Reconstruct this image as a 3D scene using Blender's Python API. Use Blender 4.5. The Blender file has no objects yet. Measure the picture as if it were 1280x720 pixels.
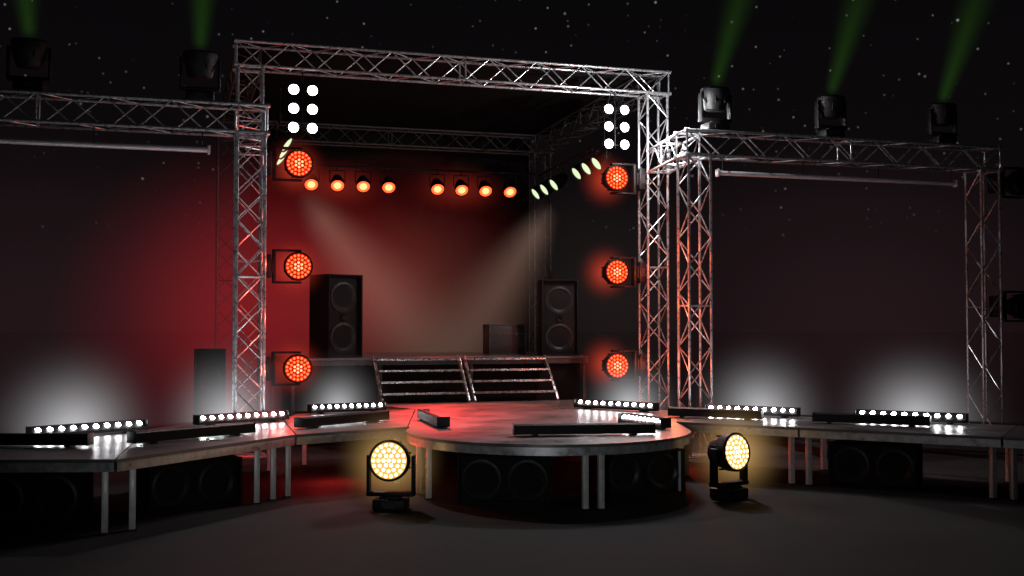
import bpy, bmesh, math, random
from mathutils import Vector, Matrix
random.seed(7)
C = bpy.context.scene.collection
R = math.radians
# ------------------------------------------------------------------ materials
def nodes(name):
    m = bpy.data.materials.new(name); m.use_nodes = True
    nt = m.node_tree; nt.nodes.clear()
    return m, nt, nt.nodes.new('ShaderNodeOutputMaterial')
def surf(name, c1, c2, rough, metal=0.0, scale=8.0, bump=0.0, rvar=0.1, bscale=None, spec=.5):
    m, nt, out = nodes(name)
    b = nt.nodes.new('ShaderNodeBsdfPrincipled'); b.inputs['Metallic'].default_value = metal
    b.inputs['Specular IOR Level'].default_value = spec
    tc = nt.nodes.new('ShaderNodeTexCoord')
    n = nt.nodes.new('ShaderNodeTexNoise'); n.inputs['Scale'].default_value = scale; n.inputs['Detail'].default_value = 6
    nt.links.new(tc.outputs['Object'], n.inputs['Vector'])
    r = nt.nodes.new('ShaderNodeValToRGB')
    r.color_ramp.elements[0].position = .35; r.color_ramp.elements[1].position = .65
    r.color_ramp.elements[0].color = (*c1, 1); r.color_ramp.elements[1].color = (*c2, 1)
    nt.links.new(n.outputs['Fac'], r.inputs['Fac']); nt.links.new(r.outputs['Color'], b.inputs['Base Color'])
    mr = nt.nodes.new('ShaderNodeMapRange'); mr.inputs[1].default_value = .3; mr.inputs[2].default_value = .7
    mr.inputs[3].default_value = max(.03, rough-rvar); mr.inputs[4].default_value = min(1, rough+rvar)
    nt.links.new(n.outputs['Fac'], mr.inputs[0]); nt.links.new(mr.outputs[0], b.inputs['Roughness'])
    if bump:
        n2 = nt.nodes.new('ShaderNodeTexNoise'); n2.inputs['Scale'].default_value = bscale or scale*10; n2.inputs['Detail'].default_value = 4
        nt.links.new(tc.outputs['Object'], n2.inputs['Vector'])
        bp = nt.nodes.new('ShaderNodeBump'); bp.inputs['Strength'].default_value = bump; bp.inputs['Distance'].default_value = .02
        nt.links.new(n2.outputs['Fac'], bp.inputs['Height']); nt.links.new(bp.outputs[0], b.inputs['Normal'])
    nt.links.new(b.outputs[0], out.inputs['Surface'])
    return m
def emit(name, col, s=1.0):
    m, nt, out = nodes(name)
    e = nt.nodes.new('ShaderNodeEmission'); e.inputs[0].default_value = (*col, 1); e.inputs[1].default_value = s
    nt.links.new(e.outputs[0], out.inputs['Surface'])
    return m
def mth(nt, op, a, b=None, clamp=False):
    n = nt.nodes.new('ShaderNodeMath'); n.operation = op; n.use_clamp = clamp
    for i, v in enumerate((a, b)):
        if v is None: continue
        if isinstance(v, (int, float)): n.inputs[i].default_value = v
        else: nt.links.new(v, n.inputs[i])
    return n.outputs[0]
def glow_mat(name, col, s, p=2.5):  # self-emitting volume: glow painted in, fading outward from its centre
    m, nt, out = nodes(name)
    tc = nt.nodes.new('ShaderNodeTexCoord'); ln = nt.nodes.new('ShaderNodeVectorMath'); ln.operation = 'LENGTH'
    nt.links.new(tc.outputs['Object'], ln.inputs[0])
    f = mth(nt, 'SUBTRACT', 1.0, ln.outputs['Value'], True)
    st = mth(nt, 'MULTIPLY', mth(nt, 'POWER', f, p), s)
    e = nt.nodes.new('ShaderNodeEmission'); e.inputs[0].default_value = (*col, 1)
    nt.links.new(st, e.inputs[1]); nt.links.new(e.outputs[0], out.inputs['Volume'])
    return m
def beam_mat(name, col, s, L, r0, r1, p=1.5, fin=30.0):
    m, nt, out = nodes(name)
    tc = nt.nodes.new('ShaderNodeTexCoord'); sx = nt.nodes.new('ShaderNodeSeparateXYZ')
    nt.links.new(tc.outputs['Object'], sx.inputs[0])
    t = mth(nt, 'DIVIDE', sx.outputs[2], L)
    x2 = mth(nt, 'MULTIPLY', sx.outputs[0], sx.outputs[0]); y2 = mth(nt, 'MULTIPLY', sx.outputs[1], sx.outputs[1])
    rr = mth(nt, 'SQRT', mth(nt, 'ADD', x2, y2))
    rad = mth(nt, 'ADD', mth(nt, 'MULTIPLY', t, r1-r0), r0)
    rho = mth(nt, 'DIVIDE', rr, rad)
    side = mth(nt, 'POWER', mth(nt, 'SUBTRACT', 1.0, rho, True), 1.9)
    fall = mth(nt, 'MULTIPLY', mth(nt, 'POWER', mth(nt, 'SUBTRACT', 1.0, t, True), p), mth(nt, 'MULTIPLY', t, fin, True))
    dil = mth(nt, 'DIVIDE', r0*1.6, mth(nt, 'ADD', rad, r0*.6))
    st = mth(nt, 'MULTIPLY', mth(nt, 'MULTIPLY', mth(nt, 'MULTIPLY', side, fall), dil), s)
    e = nt.nodes.new('ShaderNodeEmission'); e.inputs[0].default_value = (*col, 1)
    nt.links.new(st, e.inputs[1]); nt.links.new(e.outputs[0], out.inputs['Volume'])
    return m
M_ALU = surf('aluminium', (.27,.275,.29), (.45,.46,.48), .33, .7, 14)
M_ALU_SHADE = surf('aluminium_shaded', (.035,.035,.035), (.07,.07,.07), .5, .4, 14)  # same aluminium with shade painted in, for frames further back
M_STEEL = surf('steel_edge', (.36,.36,.37), (.54,.54,.56), .36, .5, 10)
M_LEG = surf('leg_metal', (.48,.48,.48), (.6,.6,.6), .45, .2, 10)
M_BLACK = surf('black_plastic', (.004,.004,.0045), (.007,.007,.0075), .5, 0, 30, .15, spec=.2)
M_CAB = surf('speaker_paint', (.0045,.0045,.005), (.008,.0078,.008), .65, 0, 40, .5, bscale=220, spec=.2)
M_CONE = surf('speaker_cone', (.010,.010,.010), (.019,.019,.019), .45, 0, 12, spec=.25)
M_DECK = surf('deck_board', (.085,.085,.086), (.12,.119,.119), .36, 0, 1.6, .08, .1, bscale=60, spec=.5)
M_FLOOR = surf('ground_concrete', (.030,.0295,.030), (.048,.047,.048), .88, 0, .35, .2, .06, bscale=9, spec=.08)
M_CLOTH = surf('black_cloth', (.008,.0075,.0075), (.011,.010,.010), .95, 0, .5, 0, spec=.1)
M_ROOF = surf('roof_cloth', (.005,.005,.005), (.007,.007,.007), .95, 0, .5, 0, spec=.05)
M_PALE = surf('pale_metal', (.45,.45,.48), (.55,.55,.58), .4, .3, 9)
M_STAIR = surf('stair_metal', (.27,.26,.26), (.42,.405,.40), .28, .8, 9)
M_CASE = surf('case_panel', (.010,.009,.009), (.018,.017,.016), .5, 0, 8)
M_CEDGE = surf('case_edge', (.04,.04,.04), (.07,.066,.064), .4, .3, 8)
M_TREAD = surf('tread', (.07,.068,.067), (.13,.125,.122), .35, .4, 6)
E_WHITE = emit('white_led', (1,1,1.03), 100)
E_BLIND = emit('blinder_lamp', (1,1,1.05), 14)
E_RED = emit('red_led', (8,.34,.08)); E_REDH = emit('red_led_hot', (8,.95,.40)); E_REDP = emit('red_plate', (.46,.016,.006))
E_YEL = emit('amber_led', (6,4.2,1.6)); E_YELH = emit('amber_led_hot', (6,5.6,3.8)); E_YELP = emit('amber_plate', (1.0,.56,.14))
E_GRN = emit('green_led', (.1,.7,.06)); E_GRNP = emit('green_plate', (.02,.18,.012))
E_ORG = emit('orange_lamp', (4.0,.25,.06)); E_ORGH = emit('orange_lamp_hot', (6,.95,.36)); E_WARM = emit('pale_lamp', (.75,.9,.55), 1.1)
# ------------------------------------------------------------------ mesh builder
def basis(X, Y, Z, loc=(0,0,0)):
    m = Matrix((Vector(X), Vector(Y), Vector(Z))).transposed().to_4x4(); m.translation = Vector(loc); return m
class MB:
    def __init__(s): s.bm = bmesh.new()
    def box(s, c, d, M=None, bev=0.0):
        t = bmesh.new()
        bmesh.ops.create_cube(t, size=1, matrix=Matrix.Translation(c) @ Matrix.Diagonal((*d, 1)))
        if bev: bmesh.ops.bevel(t, geom=t.edges[:], offset=bev, segments=2, profile=.5, affect='EDGES')
        me = bpy.data.meshes.new('tmp'); t.to_mesh(me); t.free()
        if M: me.transform(M)
        s.bm.from_mesh(me); bpy.data.meshes.remove(me); return s
    def tube(s, a, b, r, n=8, cap=True):
        a = Vector(a); b = Vector(b); q = (b-a).to_track_quat('Z', 'Y')
        A = []; B = []
        for i in range(n):
            o = q @ Vector((r*math.cos(2*math.pi*i/n), r*math.sin(2*math.pi*i/n), 0))
            A.append(s.bm.verts.new(a+o)); B.append(s.bm.verts.new(b+o))
        for i in range(n):
            j = (i+1) % n; s.bm.faces.new((A[i], A[j], B[j], B[i]))
        if cap: s.bm.faces.new(A[::-1]); s.bm.faces.new(B)
        return s
    def lathe(s, prof, n=28, M=None):      # (radius, along) about local Z
        M = M or Matrix(); rings = []
        for r, z in prof:
            if r < 1e-5: rings.append([s.bm.verts.new(M @ Vector((0,0,z)))])
            else: rings.append([s.bm.verts.new(M @ Vector((r*math.cos(2*math.pi*i/n), r*math.sin(2*math.pi*i/n), z))) for i in range(n)])
        for a, b in zip(rings, rings[1:]):
            for i in range(n):
                j = (i+1) % n
                if len(a) == 1 and len(b) == 1: continue
                if len(a) == 1: s.bm.faces.new((a[0], b[j], b[i]))
                elif len(b) == 1: s.bm.faces.new((a[i], a[j], b[0]))
                else: s.bm.faces.new((a[i], a[j], b[j], b[i]))
        return s
    def disc(s, r, M, n=12):
        s.bm.faces.new([s.bm.verts.new(M @ Vector((r*math.cos(2*math.pi*i/n), r*math.sin(2*math.pi*i/n), 0))) for i in range(n)]); return s
    def prism(s, pts, z0, z1, M=None):
        M = M or Matrix()
        a = [s.bm.verts.new(M @ Vector((x, y, z0))) for x, y in pts]; b = [s.bm.verts.new(M @ Vector((x, y, z1))) for x, y in pts]
        n = len(pts)
        for i in range(n): s.bm.faces.new((a[i], a[(i+1) % n], b[(i+1) % n], b[i]))
        s.bm.faces.new(a[::-1]); s.bm.faces.new(b); return s
    def build(s, name, mat, parent=None, label=None):
        bmesh.ops.recalc_face_normals(s.bm, faces=s.bm.faces[:]) if mat not in NOREC else None
        me = bpy.data.meshes.new(name); s.bm.to_mesh(me); s.bm.free()
        me.materials.append(mat)
        for p in me.polygons: p.use_smooth = True
        me.set_sharp_from_angle(angle=R(32))
        o = bpy.data.objects.new(name, me); C.objects.link(o)
        if parent: o.parent = parent
        if label: o['label'] = label
        return o
NOREC = {E_WHITE, E_BLIND, E_RED, E_YEL, E_GRN, E_ORG, E_WARM, E_REDP, E_YELP, E_GRNP, E_REDH, E_YELH, E_ORGH}
def tag(o, label, cat=None, group=None, kind=None):
    o['label'] = label
    if cat: o['category'] = cat
    if group: o['group'] = group
    if kind: o['kind'] = kind
    return o
def thing(name, label, cat, M=None, group=None):
    o = bpy.data.objects.new(name, None); o.empty_display_size = .2; C.objects.link(o)
    if M is not None: o.matrix_world = M
    return tag(o, label, cat, group)
def at(x, y, z=0, rz=0): return Matrix.Translation((x, y, z)) @ Matrix.Rotation(R(rz), 4, 'Z')
def copy_tree(o, parent=None):
    c = o.copy(); C.objects.link(c)
    if parent: c.parent = parent
    for ch in list(o.children): copy_tree(ch, c)
    return c
# ------------------------------------------------------------------ frame of the stage
YAW = R(17.5)
u = Vector((math.cos(YAW), math.sin(YAW), 0)); d = Vector((-math.sin(YAW), math.cos(YAW), 0)); Zv = Vector((0,0,1))
W = .58
TM, TB, TW, DK, PF = 8.8, 8.6, 6.9, 1.0, 2.0
ML = Vector((-5.6, 23.75, 0)); MR = ML + u*9.4
DEP = 8.3
WL = Vector((-4.92, 20.95, 0)); WR = Vector((3.87, 23.7, 0)); WLO = WL - u*7.4; WRO = WR + u*7.4
# ------------------------------------------------------------------ ground
g = MB(); S = 400
g.bm.faces.new([g.bm.verts.new(v) for v in ((-S,-60,0),(S,-60,0),(S,S,0),(-S,S,0))])
tag(g.build('ground', M_FLOOR), 'dark grey concrete ground in front of and under the stage', kind='structure')
# ------------------------------------------------------------------ trusses
def truss(name, a, b, up, parent, w=W, mat=None):
    mat = mat or M_ALU
    a = Vector(a); b = Vector(b); ax = (b-a); L = ax.length; ax.normalize()
    up = Vector(up); sd = ax.cross(up).normalized(); up = sd.cross(ax).normalized()
    h = w/2 - .035
    cs = [sd*h+up*h, up*h-sd*h, -sd*h-up*h, sd*h-up*h]
    m = MB(); n = max(2, round(L/(w*.95))); st = L/n
    for k in range(4):
        c0, c1 = cs[k], cs[(k+1) % 4]
        for i in range(n):
            p, q = (c0, c1) if (i+k) % 2 == 0 else (c1, c0)
            m.tube(a+ax*(st*i)+p, a+ax*(st*(i+1))+q, .015, 6, False)
        for e in (0, L*.5, L): m.tube(a+ax*e+c0, a+ax*e+c1, .02, 6)
    for e in (a, b):
        for c in cs: m.tube(e+c-ax*.05, e+c+ax*.05, .045, 10)
    part = m.build(name, mat, parent)
    for c in cs: MB().tube(a+c, b+c, .031, 10).build('chord', mat, part)
    return part
mt = thing('main_truss_frame', 'tall box truss frame with black roof over the middle of the stage', 'truss')
hb = W/2
def V(p, z): return Vector((p[0], p[1], z))
ML2, MR2 = ML+d*DEP, MR+d*DEP
for p, top, mm in ((ML,TM,M_ALU), (MR,TM,M_ALU), (ML2,TB,M_ALU_SHADE), (MR2,TB,M_ALU_SHADE)):
    truss('column', V(p, 0.02), V(p, top-W), d, mt, W, mm)
    MB().box((0,0,.012), (.8,.8,.024), at(p.x, p.y, 0, 17.5)).build('foot_plate', M_STEEL, mt)
z = TM-hb; zb = TB-hb
truss('front_beam', V(ML-u*hb, z), V(MR+u*hb, z), Zv, mt)
truss('back_beam', V(ML2-u*hb, zb), V(MR2+u*hb, zb), Zv, mt, W, M_ALU_SHADE)
truss('side_beam', V(ML+d*hb, z), V(ML2-d*hb, zb), Zv, mt, W, M_ALU_SHADE)
truss('side_beam', V(MR+d*hb, z), V(MR2-d*hb, zb), Zv, mt, W, M_ALU_SHADE)
c = [V(ML-u*.2+d*.35, TM+.02), V(MR+u*.2+d*.35, TM+.02), V(MR2+u*.2, TB+.03), V(ML2-u*.2, TB+.03)]
rf = MB(); lo = [rf.bm.verts.new(p) for p in c]; hi = [rf.bm.verts.new(p+Zv*.04) for p in c]
rf.bm.faces.new(lo[::-1]); rf.bm.faces.new(hi)
for i in range(4): rf.bm.faces.new((lo[i], lo[(i+1)%4], hi[(i+1)%4], hi[i]))
rf.build('roof_cover', M_ROOF, mt)
def arch(label, inner, outer, back, zin=0.0):
    t = thing('truss_arch', label, 'truss', group='low truss arches on either side of the stage')
    for p, z0 in ((inner, zin), (outer, 0.0)):
        truss('column', V(p, z0+.03), V(p, TW-W), d, t)
        MB().box((0,0,.016), (.7,.7,.024), at(p.x, p.y, z0, 17.5)).build('foot_plate', M_STEEL, t)
    dr = (outer-inner).normalized()
    truss('beam', V(inner-dr*hb, TW-hb), V(outer+dr*hb, TW-hb), Zv, t)
    truss('linking_beam', V(inner+d*hb, TW-hb), V(back-d*hb, TW-hb), Zv, t)
    return t
arch('lower truss arch left of the main frame, reaching out of the picture', WL, WLO, ML, DK)
arch('lower truss arch right of the main frame with two full columns', WR, WRO, MR)
# slim bars hanging under the arches
def hung_bar(label, p, q):
    t = thing('hanging_bar', label, 'bar')
    for f in (.02, .34, .66, .98):
        e = p.lerp(q, f); MB().tube(V(e, 6.06), V(e, TW-W+.05), .01, 6).build('hanger', M_BLACK, t)
    MB().tube(V(p, 6.02), V(q, 6.02), .05, 12).build('tube', M_PALE, t)
    for e in (p, q): MB().box((0,0,0), (.05,.13,.16), at(e.x, e.y, 6.02, 17.5), .01).build('end_bracket', M_PALE, t)
hung_bar('slim pale bar hanging beneath the left truss arch', WL-u*.75, WLO+u*.75)
hung_bar('slim pale bar hanging beneath the right truss arch', WR+u*.55, WRO-u*.75)
# backdrop
bd = MB(); n = 90; p, q = ML2+d*2.9+u*.86, MR2+d*2.9+u*.6; rows = []
for zz in (9.0, .05):
    rows.append([bd.bm.verts.new(V(p.lerp(q, i/n)+d*.012*math.sin(i*1.15+.4*math.sin(i*.7)), zz)) for i in range(n+1)])
for i in range(n): bd.bm.faces.new((rows[0][i], rows[0][i+1], rows[1][i+1], rows[1][i]))
tb = thing('backdrop_curtain', 'dark smooth backdrop cloth behind the main frame', 'curtain')
bd.build('fabric', M_CLOTH, tb); MB().tube(V(p, 9.02), V(q, 9.02), .03, 8).build('rail', M_BLACK, tb)
# ------------------------------------------------------------------ decks
def deck(label, pts, legs, zt=DK, name='stage_deck', group='stage decks on paired legs', skirt=False):
    t = thing(name, label, 'stage', group=group)
    MB().prism(pts, zt-.045, zt).build('top', M_DECK, t)
    cx = sum(p[0] for p in pts)/len(pts); cy = sum(p[1] for p in pts)/len(pts)
    def ins(k): return [(p[0]+(cx-p[0])*k, p[1]+(cy-p[1])*k) for p in pts]
    MB().prism(ins(.006), zt-.17, zt-.048).build('rim', M_ALU_SHADE if skirt else M_STEEL, t)
    for x, y in legs:
        l = MB().box((0,0,(zt-.17)/2), (.085,.085,zt-.172), at(x, y, 0, 17.5), .006).build('leg', M_ALU_SHADE if skirt else M_LEG, t)
        MB().box((0,0,.01), (.12,.12,.02), at(x, y, 0, 17.5)).build('foot', M_BLACK, l)
    if skirt: MB().prism(ins(.05), .02, zt-.18).build('skirt', M_CLOTH, t)
    return t
CC = Vector((.61, 19.1)); RR = 2.4
arc = [(CC.x+RR*math.cos(R(a)), CC.y+RR*math.sin(R(a))) for a in range(172, 365, 4)]
cen = arc + [(2.99,20.6),(4.15,22.58),(3.3,23.3),(1.75,24.35),(1.95,26.75),(-3.25,25.1),(-2.02,23.6),(-1.81,19.6)]
deck('central deck with a rounded front edge, in front of the open stairs', cen,
     [(1.10,16.92),(1.34,16.95),(-1.33,17.95),(-1.53,18.45),(2.78,18.6),(2.85,20.4),(-1.65,20.4),(-1.8,23.3),(1.6,24.1),(3.5,22.7)])
deck('leftmost deck with its front edge square to the viewer', [(-5.26,14.9),(-6.21,19.15),(-7.9,17.35),(-9.6,17.2),(-9.6,14.7)],
     [(-5.42,15.0),(-9.4,14.9),(-6.3,18.8),(-7.9,17.1)])
deck('left deck running back at a slant between the leftmost deck and the middle', [(-5.24,14.9),(-3.51,18.19),(-4.31,21.1),(-4.58,21.6),(-5.35,21.5),(-6.19,19.15)],
     [(-5.14,15.25),(-3.97,17.5),(-3.79,17.85),(-3.62,18.18),(-4.6,21.3),(-6.0,19.1)])
deck('short deck joining the left deck to the central deck', [(-3.49,18.21),(-1.83,19.6),(-2.04,23.58),(-2.8,23.35),(-4.3,22.4),(-4.29,21.1)],
     [(-2.0,19.6),(-2.2,23.3),(-4.1,22.2)])
F0 = Vector((3.01,20.6)); fd = Vector((.864,-.503)); fn = Vector((.503,.864))
def rp(a, b): q = F0+fd*a+fn*b; return (q.x, q.y)
for lab, a, b in (('short right deck joined to the central deck', .01, 2.25), ('long right deck ending under the far right truss column', 2.27, 5.5),
                  ('rightmost deck cut off by the edge of the picture', 5.52, 8.6)):
    deck(lab, [rp(a,0), rp(b,0), rp(b,2.3), rp(a,2.3)], [rp(a+.14,.08), rp(b-.14,.08), rp(b-.14,2.2), rp(a+.14,2.2)])
# raised platform
P0 = Vector((-3.25, 26.05, 0))
def pu(a, b): q = P0+u*a+d*b; return (q.x, q.y)
deck('raised back platform carrying the loudspeaker towers behind the stairs', [pu(-1.9,0), pu(5.4,0), pu(5.4,5.5), pu(-1.9,5.5)],
     [pu(-1.8,.08), pu(.2,.08), pu(2.4,.08), pu(5.3,.08), pu(-1.8,5.4), pu(5.3,5.4)], PF, 'raised_platform', None, True)
# ------------------------------------------------------------------ stairs
def stair():
    t = thing('stair_unit', '', 'stairs', group='open stair units up to the raised platform')
    w, rise, run, n = 2.1, 1.0, .98, 4
    for sx in (0.04, w-.04):
        m = MB(); ang = math.atan2(rise, run); L = math.hypot(rise, run)
        Mx = Matrix.Translation((sx, run/2, rise/2)) @ Matrix.Rotation(ang, 4, 'X')
        m.box((0,0,0), (.065, L, .12), Mx, .008); m.build('stringer', M_STAIR, t)
    for i in range(n):
        zz = rise*(i+1)/n - .02; yy = run*(i+.62)/n
        tr = MB().box((w/2, yy, zz-.02), (w-.15, .24, .03), None, .006).build('tread', M_TREAD, t)
        MB().box((w/2, yy-.128, zz-.018), (w-.15, .012, .045)).build('nosing', M_STAIR, tr)
    return t
s1 = stair(); base = P0 - d*1.0
s1.matrix_world = at(base.x, base.y, DK, 17.5); s1['label'] = 'left one of the two open metal stair units below the platform'
s2 = copy_tree(s1); q = base+u*2.16; s2.matrix_world = at(q.x, q.y, DK, 17.5); s2['label'] = 'right one of the two open metal stair units below the platform'
# ------------------------------------------------------------------ LED bars
def led_bar():
    t = thing('light_bar', '', 'stage light')
    prof = [(-.11,.03),(.11,.03),(.11,.19),(.07,.215),(.03,.215),(-.11,.085)]
    Mx = basis((0,1,0), (0,0,1), (1,0,0))
    MB().prism(prof, -.98, .98, Mx).build('housing', M_BLACK, t)
    for x in (-1,1):
        MB().box((x*.99,0,.12), (.02,.23,.19), None, .004).build('end_cap', M_BLACK, t)
    for x in (-.7,.7): MB().box((x,0,.015), (.08,.26,.028), None, .004).build('foot', M_BLACK, t)
    nrm = Vector((0,-.68,.733)); yv = Vector((0,.733,.68))
    for i in range(10):
        x = -.87+.1933*i
        Mx = basis((1,0,0), yv, nrm, Vector((x,-.04,.15))+nrm*.012)
        MB().disc(.044, Mx, 10).build('lamp', E_WHITE, t)
    return t
bar0 = led_bar(); usedbar = False
def place_bar(x, y, rz, label, group, sc=1.0):
    global usedbar
    b = bar0 if not usedbar else copy_tree(bar0); usedbar = True
    b.matrix_world = at(x, y, DK+.002, rz) @ Matrix.Diagonal((sc,1,.9,1)); tag(b, label, 'stage light', group)
    return b
BK = 'lit light bars along the back edge of the decks'
backbars = [(-6.82,18.13,47,'row of white lamps at the far left, on the leftmost deck',.98),(-4.86,20.25,42,'row of white lamps just below the left truss column',.9),
            (-3.32,22.65,28,'row of white lamps left of the stairs',.8),(2.15,23.3,-38,'row of white lamps right of the stairs',.98),
            (4.66,21.85,-30,'row of white lamps at the foot of the right arch\'s inner column',.93),(7.27,20.5,-31,'row of white lamps at the far right, under the right hanging bar',.98)]
for x, y, rz, lab, sc in backbars: place_bar(x, y, rz, lab, BK, sc)
FB = 'black light bars along the front edge of the decks, seen from behind'
for x, y, rz, lab, sc in ((-7.15,16.45,178,'black bar lying on the leftmost deck, cut by the picture edge',1),(-4.95,17.5,231,'black bar on the slanting left deck',1.1),
        (-3.0,20.0,232,'black bar on the short deck left of the centre',1.05),(-1.42,20.2,105,'short looking black bar end-on at the left of the round deck',.95),
        (1.16,18.1,187,'long black bar at the front of the round central deck',1.15),(3.85,21.3,154,'black bar on the short right deck',.9),
        (6.37,19.95,154,'black bar on the long right deck',1.0)):
    place_bar(x, y, rz, lab, FB, sc)
place_bar(2.3, 19.6, -60, 'bar of small cool lamps end-on at the right side of the round deck', None, .62)
# ------------------------------------------------------------------ moving heads
def mover(label, Mx, tilt, leds, plate, group, pan=0, name='moving_head_light', hot=None):
    t = thing(name, label, 'stage light', Mx, group)
    b = MB().box((0,0,.09), (.5,.4,.17), None, .03); b.box((0,0,.19), (.3,.3,.04), None, .01)
    bo = b.build('base', M_BLACK, t)
    MB().box((0,-.203,.09), (.2,.008,.09)).build('display', M_CONE, bo)
    Pm = Matrix.Rotation(R(pan), 4, 'Z')
    y = MB().box((0,0,.24), (.73,.2,.07), Pm, .02)
    for sx in (-1,1): y.box((sx*.342,0,.52), (.045,.16,.6), Pm, .015)
    y.build('yoke', M_BLACK, t)
    H = Matrix.Translation((0,0,.74)) @ Pm @ Matrix.Rotation(R(-tilt), 4, 'X') @ basis((1,0,0), (0,0,1), (0,-1,0))
    h = MB().lathe([(0,-.3),(.17,-.3),(.22,-.26),(.26,-.1),(.3,.0),(.31,.12),(.31,.17),(.285,.2),(.28,.165),(0,.165)], 32, H)
    for k in range(8):
        a = R(45*k+22); h.box((.285*math.cos(a), .285*math.sin(a), -.03), (.03,.03,.2), H, .004)
    ho = h.build('head', M_BLACK, t)
    Pl = H @ Matrix.Translation((0,0,.172)); MB().disc(.272, Pl, 32).build('lens_plate', plate, ho)
    la = MB(); lb = MB(); Ll = H @ Matrix.Translation((0,0,.182))
    for ring, cnt, rad in ((0,1,0),(1,6,.078),(2,12,.155),(3,18,.232)):
        for k in range(cnt):
            a = 2*math.pi*k/cnt
            (lb if ring < 2 else la).disc(.027, Ll @ Matrix.Translation((rad*math.cos(a), rad*math.sin(a), 0)), 8)
    la.build('lamp_array', leds, ho); lb.build('centre_lamp_array', hot or leds, ho)
    return t
RG = 'red moving head lights on the main columns'
hn = {0:'top',1:'middle',2:'lowest'}
for i, zz in enumerate((6.22, 4.02, 1.84)):
    o = ML+u*.29-d*.05
    mover('%s red light on the left main column' % hn[i], basis((0,0,-1), d, u, V(o, zz)), 0, E_RED, E_REDP, RG, hot=E_REDH)
    o = MR-u*.29-d*.05
    mover('%s red light on the right main column' % hn[i], basis((0,0,1), d, -u, V(o, zz-.02)), 0, E_RED, E_REDP, RG, hot=E_REDH)
YG = 'amber moving head lights on the ground'
mover('glowing amber light on the ground left of the round deck', at(-1.82,16.95,.0,-6), 4, E_YEL, E_YELP, YG, hot=E_YELH)
mover('glowing amber light on the ground right of the round deck', at(3.47,18.0,.0,36), 6, E_YEL, E_YELP, YG, hot=E_YELH)
GG = 'moving head lights standing on the low trusses with green beams'
gheads = []
for o, s, lab, lean in ((WL,-3.85,'green beam light at the far left end of the left truss',-6),(WL,-.92,'green beam light near the inner end of the left truss',2),
                  (WR,.5,'green beam light at the inner end of the right truss, brightly lit from one side',16),(WR,3.35,'green beam light over the middle of the right truss',17),
                  (WR,6.3,'green beam light near the outer end of the right truss',19)):
    p = o+u*s
    mover(lab, at(p.x, p.y, TW, 17.5), 84, E_GRN, E_GRNP, GG); gheads.append((p, lean))
for zz, w in ((6.1,'upper'),(3.2,'lower')):
    o = WRO+u*.29
    mover('%s unlit light on the outer side of the far right truss column' % w, basis((0,0,-1), d, u, V(o, zz)), 0, M_CONE, M_BLACK, 'unlit lights on the far right column')
# ------------------------------------------------------------------ blinders
def blinder(label, p, ztop):
    t = thing('blinder_panel', label, 'stage light', basis(u, d, Zv, p), 'white lamp panels under the main truss')
    fr = MB().box((0,.06,.03), (.03,.04,1.06), None, .006)
    for zz in (-.41,0,.41): fr.box((0,.075,zz), (.46,.03,.03), None, .006)
    fr.build('frame', M_BLACK, t)
    for i in (-1,0,1):
        for sx in (-1,1):
            Mx = basis((1,0,0), (0,0,1), (0,-1,0), (sx*.2, -.02, i*.41))
            r = MB().lathe([(0,-.1),(.06,-.1),(.11,-.03),(.118,.05),(.114,.055),(.11,.012)], 20, Mx).build('can', M_BLACK, t)
            MB().disc(.108, Mx @ Matrix.Translation((0,0,.035)), 18).build('lamp', E_BLIND, r)
    MB().tube((0,.06,.54), (0,.06,ztop-p.z), .014, 8).build('hanger', M_BLACK, t)
pl = ML+u*1.12-d*.05; pr = MR-u*.98-d*.05
blinder('panel of six white lamps under the left end of the main truss', V(pl, 7.42), TM-W+.05)
blinder('panel of six white lamps under the right end of the main truss', V(pr, 7.42), TM-W+.05)
# ------------------------------------------------------------------ battens and PAR lights
def batten(label, a, b, ups):
    t = thing('lighting_bar', label, 'pipe')
    MB().tube(a, b, .03, 10).build('pipe', M_BLACK, t)
    for f in ups:
        p = a.lerp(b, f); MB().tube(p, Vector((p.x, p.y, TB-W+.05)), .014, 6).build('hanger', M_BLACK, t)
def par(label, p, aim, lens, group, hot=None):
    aim = Vector(aim).normalized(); xa = aim.cross(Zv).normalized(); ya = xa.cross(aim)
    t = thing('spotlight', label, 'spotlight', Matrix.Translation(p), group)
    c = Vector((0,0,-.42)); H = basis(xa, ya, aim, c)
    b = MB().lathe([(0,-.26),(.09,-.26),(.12,-.22),(.17,-.05),(.2,.05),(.2,.24),(.185,.24),(.18,.19),(0,.19)], 22, H).build('body', M_BLACK, t)
    MB().disc(.178, H @ Matrix.Translation((0,0,.2)), 22).build('lens', lens, b)
    if hot: MB().disc(.11, H @ Matrix.Translation((0,0,.206)), 18).build('bulb', hot, b)
    y = MB()
    for s in (-1,1): y.tube(c+xa*.215*s, xa*.215*s+Vector((0,0,-.1)), .014, 6)
    y.tube(xa*.215+Vector((0,0,-.1)), -xa*.215+Vector((0,0,-.1)), .014, 6); y.tube((0,0,-.1), (0,0,.04), .022, 8)
    y.build('yoke', M_BLACK, t)
q0 = ML+d*7.2
batten('black lighting pipe across the back carrying eight orange spotlights', V(q0+u*.5, 7.25), V(q0+u*8.9, 7.25), (0,.35,.6,1))
onames = ['first','second','third','fourth','fifth','sixth','seventh','eighth']
for i, a in enumerate((2.24,2.97,3.70,4.43,5.86,6.58,7.30,8.05)):
    par('%s orange spotlight from the left along the back pipe' % onames[i], V(q0+u*a, 7.22), (.16,-.8,-.62), E_ORG, 'orange spotlights in a row at the back', E_ORGH)
a, b = Vector((2.35,28.3,7.45)), Vector((.8,32.8,7.15))
batten('black lighting pipe along the right side of the main frame', a, b, (0,1))
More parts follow.
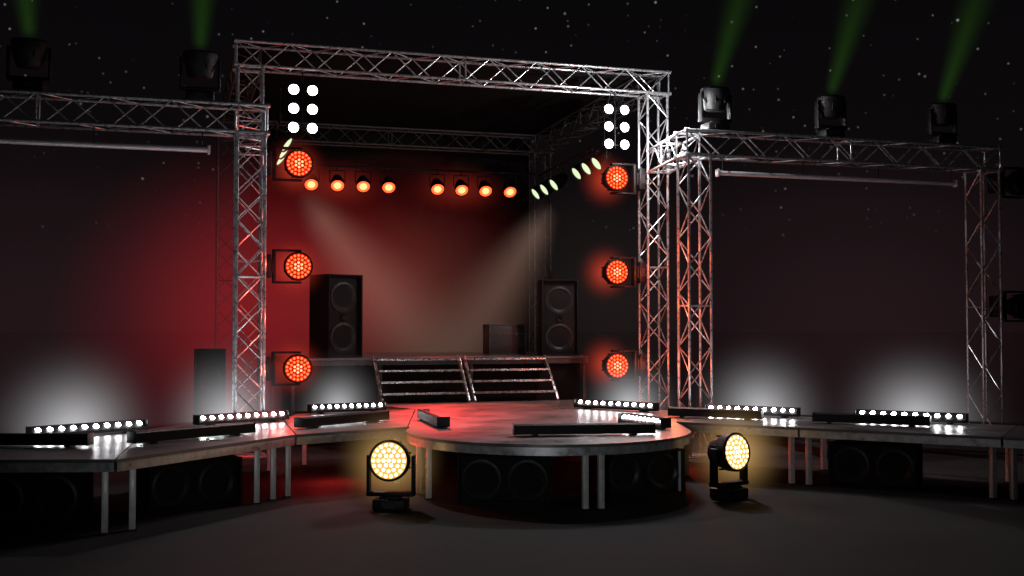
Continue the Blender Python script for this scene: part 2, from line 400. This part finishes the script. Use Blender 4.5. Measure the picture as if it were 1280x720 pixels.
for i, f in enumerate((.03,.17,.31,.66,.82,.97)):
    par('%s pale spotlight from the front along the right side pipe' % onames[i], a.lerp(b, f)-Vector((0,0,.03)), (-.75,-.35,-.6), E_WARM, 'pale spotlights along the right side pipe')
a, b = Vector((-5.1,24.6,7.4)), Vector((-5.95,27.8,7.4))
batten('black lighting pipe along the left side of the main frame', a, b, (.1,.95))
for i, f in enumerate((.15,.5,.85)):
    par('%s pale spotlight from the front along the left side pipe' % onames[i], a.lerp(b, f)-Vector((0,0,.03)), (.8,-.1,-.6), E_WARM, 'pale spotlights along the left side pipe')
# ------------------------------------------------------------------ loudspeakers
def woofer(t, x, z, yf, r):
    Mx = basis((1,0,0), (0,0,1), (0,-1,0), (x, yf, z))
    w = MB().lathe([(r*1.1,0),(r*1.1,.018),(r,.022),(r*.93,.03),(r*.84,.012),(r*.3,-.09),(0,-.09)], 30, Mx).build('woofer', M_CONE, t)
    MB().lathe([(r*.32,-.085),(r*.25,-.055),(r*.12,-.04),(0,-.036)], 20, Mx).build('dust_cap', M_CONE, w)
def cabinet(label, Mx, w, dp, h, cones, group=None, horn=None, name='loudspeaker'):
    t = thing(name, label, 'speaker', Mx, group)
    yf = -dp/2
    MB().box((0,.06,h/2), (w,dp-.12,h-.004), None, .012).build('cabinet', M_CAB, t)
    fr = MB()
    for sx in (-1,1): fr.box((sx*(w/2-.02), yf+.06-.002, h/2), (.04,.125,h-.006), None, .008)
    for zz in (.02, h-.022): fr.box((0, yf+.06, zz), (w-.08,.12,.036), None, .006)
    fr.build('front_frame', M_CAB, t)
    for x, z, r in cones: woofer(t, x, z, yf+.115, r)
    if horn:
        Hx = basis((1,0,0), (0,0,1), (0,-1,0), (horn[0], yf+.118, horn[1]))
        MB().lathe([(horn[2],.05),(horn[2]*.6,.02),(horn[2]*.25,.0),(0,.0)], 4, Hx @ Matrix.Rotation(R(45),4,'Z')).build('horn', M_CONE, t)
    return t
cabinet('tall black two-cone loudspeaker on the left of the raised platform', at(-4.2,26.72,PF+.002,42), .95, .85, 1.96, [(0,.46,.33),(0,1.42,.33)], None, (0,.94,.09))
cabinet('tall black two-cone loudspeaker on the right of the raised platform', at(1.15,28.2,PF+.002,8), .92, .7, 1.9, [(0,.45,.32),(0,1.38,.32)], None, (0,.91,.09))
cabinet('tall dark cabinet standing behind the left deck beside the left truss column', at(-5.95,22.1,0.002,15), .6, .5, 2.3, [(0,.5,.22),(0,1.1,.22),(0,1.7,.22)])
SG = 'double subwoofers on the ground under the decks'
for lab, x, y, rz in (('double subwoofer under the left half of the round deck',-.1,17.75,-4),('double subwoofer under the right side of the round deck',2.05,18.55,22),
        ('double subwoofer under the leftmost deck',-6.75,15.9,6),('double subwoofer under the slanting left deck',-4.95,17.2,38),
        ('double subwoofer under the long right deck',6.25,19.35,-28)):
    cabinet(lab, at(x, y, .002, rz), 1.45, .7, .74, [(-.36,.37,.28),(.36,.37,.28)], SG, None, 'subwoofer')
# flight case
def case(label, Mx, w, dp, h):
    t = thing('flight_case', label, 'case', Mx)
    MB().box((0,0,h/2), (w,dp,h-.01), None, .01).build('body', M_CASE, t)
    e = MB()
    for sx in (-1,1):
        for sy in (-1,1): e.box((sx*w/2,sy*dp/2,h/2), (.03,.03,h), None, .006)
        for zz in (.015,h*.7,h-.01): e.box((sx*w/2,0,zz), (.028,dp-.03,.026))
    for sy in (-1,1):
        for zz in (.015,h*.7,h-.01): e.box((0,sy*dp/2,zz), (w-.03,.028,.026))
    e.build('edging', M_CEDGE, t)
    for sx in (-.25,.25): MB().box((sx*w,-dp/2-.012,h*.68), (.06,.02,.09), None, .005).build('latch', M_CEDGE, t)
    for sx in (-.4,.4): MB().box((0,0,0), (.01,.1,.03), Matrix.Translation((sx*w,-dp/2-.02,h*.4))).build('handle', M_BLACK, t)
case('dark flight case beside the right loudspeaker tower', at(-.2,29.0,PF+.002,17), .95, .6, .78)
# ------------------------------------------------------------------ painted haze glow and beams: emission volumes standing in for lit air
def ball(name, label, M, mat, half=False):
    m = MB(); bmesh.ops.create_icosphere(m.bm, subdivisions=3, radius=1)
    if half:
        bmesh.ops.bisect_plane(m.bm, geom=m.bm.verts[:]+m.bm.edges[:]+m.bm.faces[:], plane_co=(0,0,0), plane_no=(0,0,1), clear_inner=True)
        bmesh.ops.contextual_create(m.bm, geom=[e for e in m.bm.edges if e.is_boundary])
    o = m.build(name, mat); o.matrix_world = M; tag(o, label, kind='stuff'); return o
def cone(name, label, p, aim, L, r0, r1, mat):
    m = MB().lathe([(0,0),(r0,0),(r1,L),(0,L)], 24)
    o = m.build(name, mat); q = Vector(aim).to_track_quat('Z','Y')
    o.matrix_world = Matrix.Translation(p) @ q.to_matrix().to_4x4(); tag(o, label, kind='stuff'); return o
G_W = glow_mat('painted_haze_white', (1,1,1.03), 2.6, 4.6)
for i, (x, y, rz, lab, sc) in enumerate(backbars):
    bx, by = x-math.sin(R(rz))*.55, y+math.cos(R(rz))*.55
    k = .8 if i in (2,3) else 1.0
    ball('painted_haze', 'painted white haze glow behind the '+lab, at(bx, by, DK+.02, rz) @ Matrix.Diagonal((2.3*sc*k,.5,2.1*k,1)), G_W, True)
G_Y = glow_mat('painted_haze_amber', (1,.60,.20), 5.0, 2.8)
for x, y, z_, w_ in ((-1.89,17.45,.68,'left'),(3.66,18.38,.70,'right')):
    ball('painted_haze', 'painted amber haze glow behind the %s ground light' % w_, at(x, y, z_) @ Matrix.Diagonal((1.0,.2,1.0,1)), G_Y)
G_S = glow_mat('painted_haze_spot', (1,.08,.035), 4.0, 2.8)
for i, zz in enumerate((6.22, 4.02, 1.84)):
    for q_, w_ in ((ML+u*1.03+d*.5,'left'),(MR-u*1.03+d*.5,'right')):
        ball('painted_haze', 'painted red haze glow around the %s red light of the %s column' % (hn[i], w_), at(q_.x, q_.y, zz, 17.5) @ Matrix.Diagonal((.85,.2,.85,1)), G_S)
L_B, B0, B1 = 5.0, .2, .95
G_G = beam_mat('painted_green_beam', (.22,.85,.06), .18, L_B, B0, B1, 1.4)  # beam painted as an emissive cone, not light scattered from the heads
for p, lean in gheads:
    cone('painted_green_beam', 'painted soft green beam rising from a light on the truss', V(p, TW+.97), (math.sin(R(lean)),0,math.cos(R(lean))), L_B, B0, B1, G_G)
G_R = glow_mat('painted_haze_red', (1,.05,.075), .085, 1.2)
ball('painted_haze', 'painted red haze glow in the dark between the left arch and the main frame', at(-7.3,28.8,2.9) @ Matrix.Diagonal((4.8,1.1,4.9,1)), G_R)
G_M = glow_mat('painted_haze_maroon', (1,.45,.55), .008, 1.0)
ball('painted_haze', 'painted dim maroon haze glow behind the left arch', at(-12.5,29.5,2.4) @ Matrix.Diagonal((8.5,1.6,6,1)), G_M)
ball('painted_haze', 'painted dim maroon haze glow behind the right arch', at(9.5,31.5,2.4) @ Matrix.Diagonal((9,1.8,6,1)), G_M)
G_D = glow_mat('painted_haze_grey', (1,.82,.72), .005, 1.0)
ball('painted_haze', 'painted dim grey haze glow behind the right main column', at(2.9,39.5,3.6) @ Matrix.Diagonal((4.5,1.6,5,1)), G_D)
def S_(a, s, z): p = ML+u*a+d*s; return at(p.x, p.y, z, 17.5)
G_C = glow_mat('painted_haze_red_centre', (1,.045,.05), .16, 1.2)
ball('painted_haze', 'painted red haze glow before the backdrop on the left', S_(2.0,9.85,3.6) @ Matrix.Diagonal((5.2,.8,4.6,1)), G_C)
G_C2 = glow_mat('painted_haze_red_centre_faint', (1,.05,.05), .08, 1.3)
ball('painted_haze', 'painted red haze glow before the backdrop under the orange lamps', S_(5.6,9.85,4.6) @ Matrix.Diagonal((4.6,.8,4.0,1)), G_C2)
G_L = glow_mat('painted_haze_lamp_row', (1,.07,.04), .40, 2.2)
ball('painted_haze', 'painted red haze glow behind the left four orange spotlights', S_(3.35,9.5,7.0) @ Matrix.Diagonal((2.0,.5,.95,1)), G_L)
ball('painted_haze', 'painted red haze glow behind the right four orange spotlights', S_(7.1,9.5,7.0) @ Matrix.Diagonal((2.0,.5,.95,1)), G_L)
G_H = glow_mat('painted_haze_warm_centre', (1,.66,.50), .04, 1.4)
ball('painted_haze', 'painted warm grey haze glow before the middle of the backdrop', S_(5.6,9.9,3.2) @ Matrix.Diagonal((4.4,.8,3.8,1)), G_H)
BL = 7.6
G_B = beam_mat('painted_warm_beam', (1,.60,.45), .26, BL, .45, 3.2, .9, 8.0)  # shaft of light painted into a glowing cone volume
cone('painted_warm_beam', 'painted broad pale beam slanting down before the backdrop from the left', Vector((-5.7,30.2,6.35)), (3.3,1.05,-4.3), BL, .45, 3.2, G_B)
cone('painted_warm_beam', 'painted broad pale beam slanting down before the backdrop from the right', Vector((1.15,32.3,6.2)), (-2.7,-.85,-4.4), BL, .45, 3.2, G_B)
# ------------------------------------------------------------------ lights
def lamp(kind, name, p, energy, col, aim=None, ang=90, blend=.6, r=0.0):
    l = bpy.data.lights.new(name, kind); l.energy = energy; l.color = col; l.shadow_soft_size = r
    if kind == 'SPOT': l.spot_size = R(ang); l.spot_blend = blend
    o = bpy.data.objects.new(name, l); C.objects.link(o); o.location = p
    if aim is not None: o.rotation_euler = (Vector(aim)-Vector(p)).to_track_quat('-Z','Y').to_euler()
    return o
lamp('SPOT','blinder_beam', V(pl-d*.4, 7.4), 800, (.98,.97,1), (-1,14,0), 95, .9, .25)
lamp('SPOT','blinder_beam', V(pr-d*.4, 7.4), 800, (.98,.97,1), (2,14.5,0), 95, .9, .25)
lamp('SPOT','added_front_fill', (-3,4,6), 600, (.82,.91,1), (0,24,6.6), 50, 1, .4)  # added fill from the front to brighten the trusses, no fixture there
lamp('SPOT','added_front_fill', (-1,2,2.2), 760, (.95,.98,1), (0,20,1.4), 62, 1, .3)  # added low fill lifting deck legs and truss fronts, no fixture there
for i, zz in enumerate((6.2,4.0,1.9)):
    lamp('POINT','red_glow', V(ML+u*.9-d*.5, zz), 12, (1,.05,.03))
    lamp('POINT','red_glow', V(MR-u*.6-d*.6, zz), (12,40,52)[i], (1,.11,.035))
for zz in (1.9,3.2,4.4): lamp('POINT','red_glow', V(WR-u*.62-d*.15, zz), 56, (1,.13,.035))
for zz in (1.9,2.9,3.9): lamp('POINT','red_glow', V(WL+u*.62-d*.2, zz), 42, (1,.06,.03))
lamp('POINT','red_glow', (-3.2,19.8,.5), 36, (1,.04,.04)); lamp('POINT','red_glow', (3.2,21.6,.5), 20, (1,.04,.03))
lamp('POINT','white_spill', V(WR-u*.42+d*1.3, TW+.1), 420, (1,1,1)); lamp('POINT','white_spill', V(WR-u*.45-d*.2, TW+.3), 220, (1,1,1))
lamp('SPOT','red_wash', V(q0+u*5.2-d*.8, 6.7), 5200, (1,.045,.04), (-.7,23.4,1), 30, 1, .2)
lamp('SPOT','side_beam', (-5.0,26.4,6.9), 400, (1,.66,.52), (-.6,24.5,1), 46, 1, .1)
lamp('SPOT','side_beam', (1.6,29.6,6.5), 400, (1,.66,.52), (-1.4,25.2,1.6), 40, 1, .1)
# ------------------------------------------------------------------ night sky
w = bpy.data.worlds.new('World'); bpy.context.scene.world = w; w.use_nodes = True
nt = w.node_tree; nt.nodes.clear()
out = nt.nodes.new('ShaderNodeOutputWorld'); bg = nt.nodes.new('ShaderNodeBackground'); nt.links.new(bg.outputs[0], out.inputs[0])
tc = nt.nodes.new('ShaderNodeTexCoord'); sp = nt.nodes.new('ShaderNodeSeparateXYZ'); nt.links.new(tc.outputs['Generated'], sp.inputs[0])
tot = None
for sc, rad, br in ((95,.12,.22),(55,.085,.38)):
    v = nt.nodes.new('ShaderNodeTexVoronoi'); v.inputs['Scale'].default_value = sc; nt.links.new(tc.outputs['Generated'], v.inputs['Vector'])
    k = mth(nt,'MULTIPLY', mth(nt,'SUBTRACT', rad, v.outputs['Distance'], True), 1/rad)
    sv = nt.nodes.new('ShaderNodeSeparateColor'); nt.links.new(v.outputs['Color'], sv.inputs[0])
    k = mth(nt,'MULTIPLY', mth(nt,'MULTIPLY', k, mth(nt,'POWER', sv.outputs[0], 1.5)), br)
    tot = k if tot is None else mth(nt,'ADD', tot, k)
msk = nt.nodes.new('ShaderNodeMapRange'); msk.inputs[1].default_value = .06; msk.inputs[2].default_value = .24; nt.links.new(sp.outputs[2], msk.inputs[0])
tot = mth(nt,'MULTIPLY', tot, msk.outputs[0])
rp_ = nt.nodes.new('ShaderNodeValToRGB'); nt.links.new(sp.outputs[2], rp_.inputs[0])
rp_.color_ramp.elements[0].position = 0; rp_.color_ramp.elements[0].color = (.0018,.0013,.0015,1)
rp_.color_ramp.elements[1].position = .3; rp_.color_ramp.elements[1].color = (.0025,.0022,.0026,1)
e_ = rp_.color_ramp.elements.new(.1); e_.color = (.004,.0028,.0033,1)
ad = nt.nodes.new('ShaderNodeMixRGB'); ad.blend_type = 'ADD'; ad.inputs[0].default_value = 1
cmb = nt.nodes.new('ShaderNodeCombineColor')
for i in range(3): nt.links.new(tot, cmb.inputs[i])
nt.links.new(rp_.outputs[0], ad.inputs[1]); nt.links.new(cmb.outputs[0], ad.inputs[2]); nt.links.new(ad.outputs[0], bg.inputs[0])
# ------------------------------------------------------------------ camera
cam = bpy.data.cameras.new('camera'); cam.lens = 39.375; cam.sensor_width = 36; cam.clip_end = 2000
co = bpy.data.objects.new('camera', cam); C.objects.link(co); co.location = (0,0,2.79); co.rotation_euler = (R(91.84),0,0)
sc_ = bpy.context.scene; sc_.camera = co
sc_.view_settings.view_transform = 'Standard'; sc_.view_settings.look = 'None'; sc_.view_settings.exposure = 0
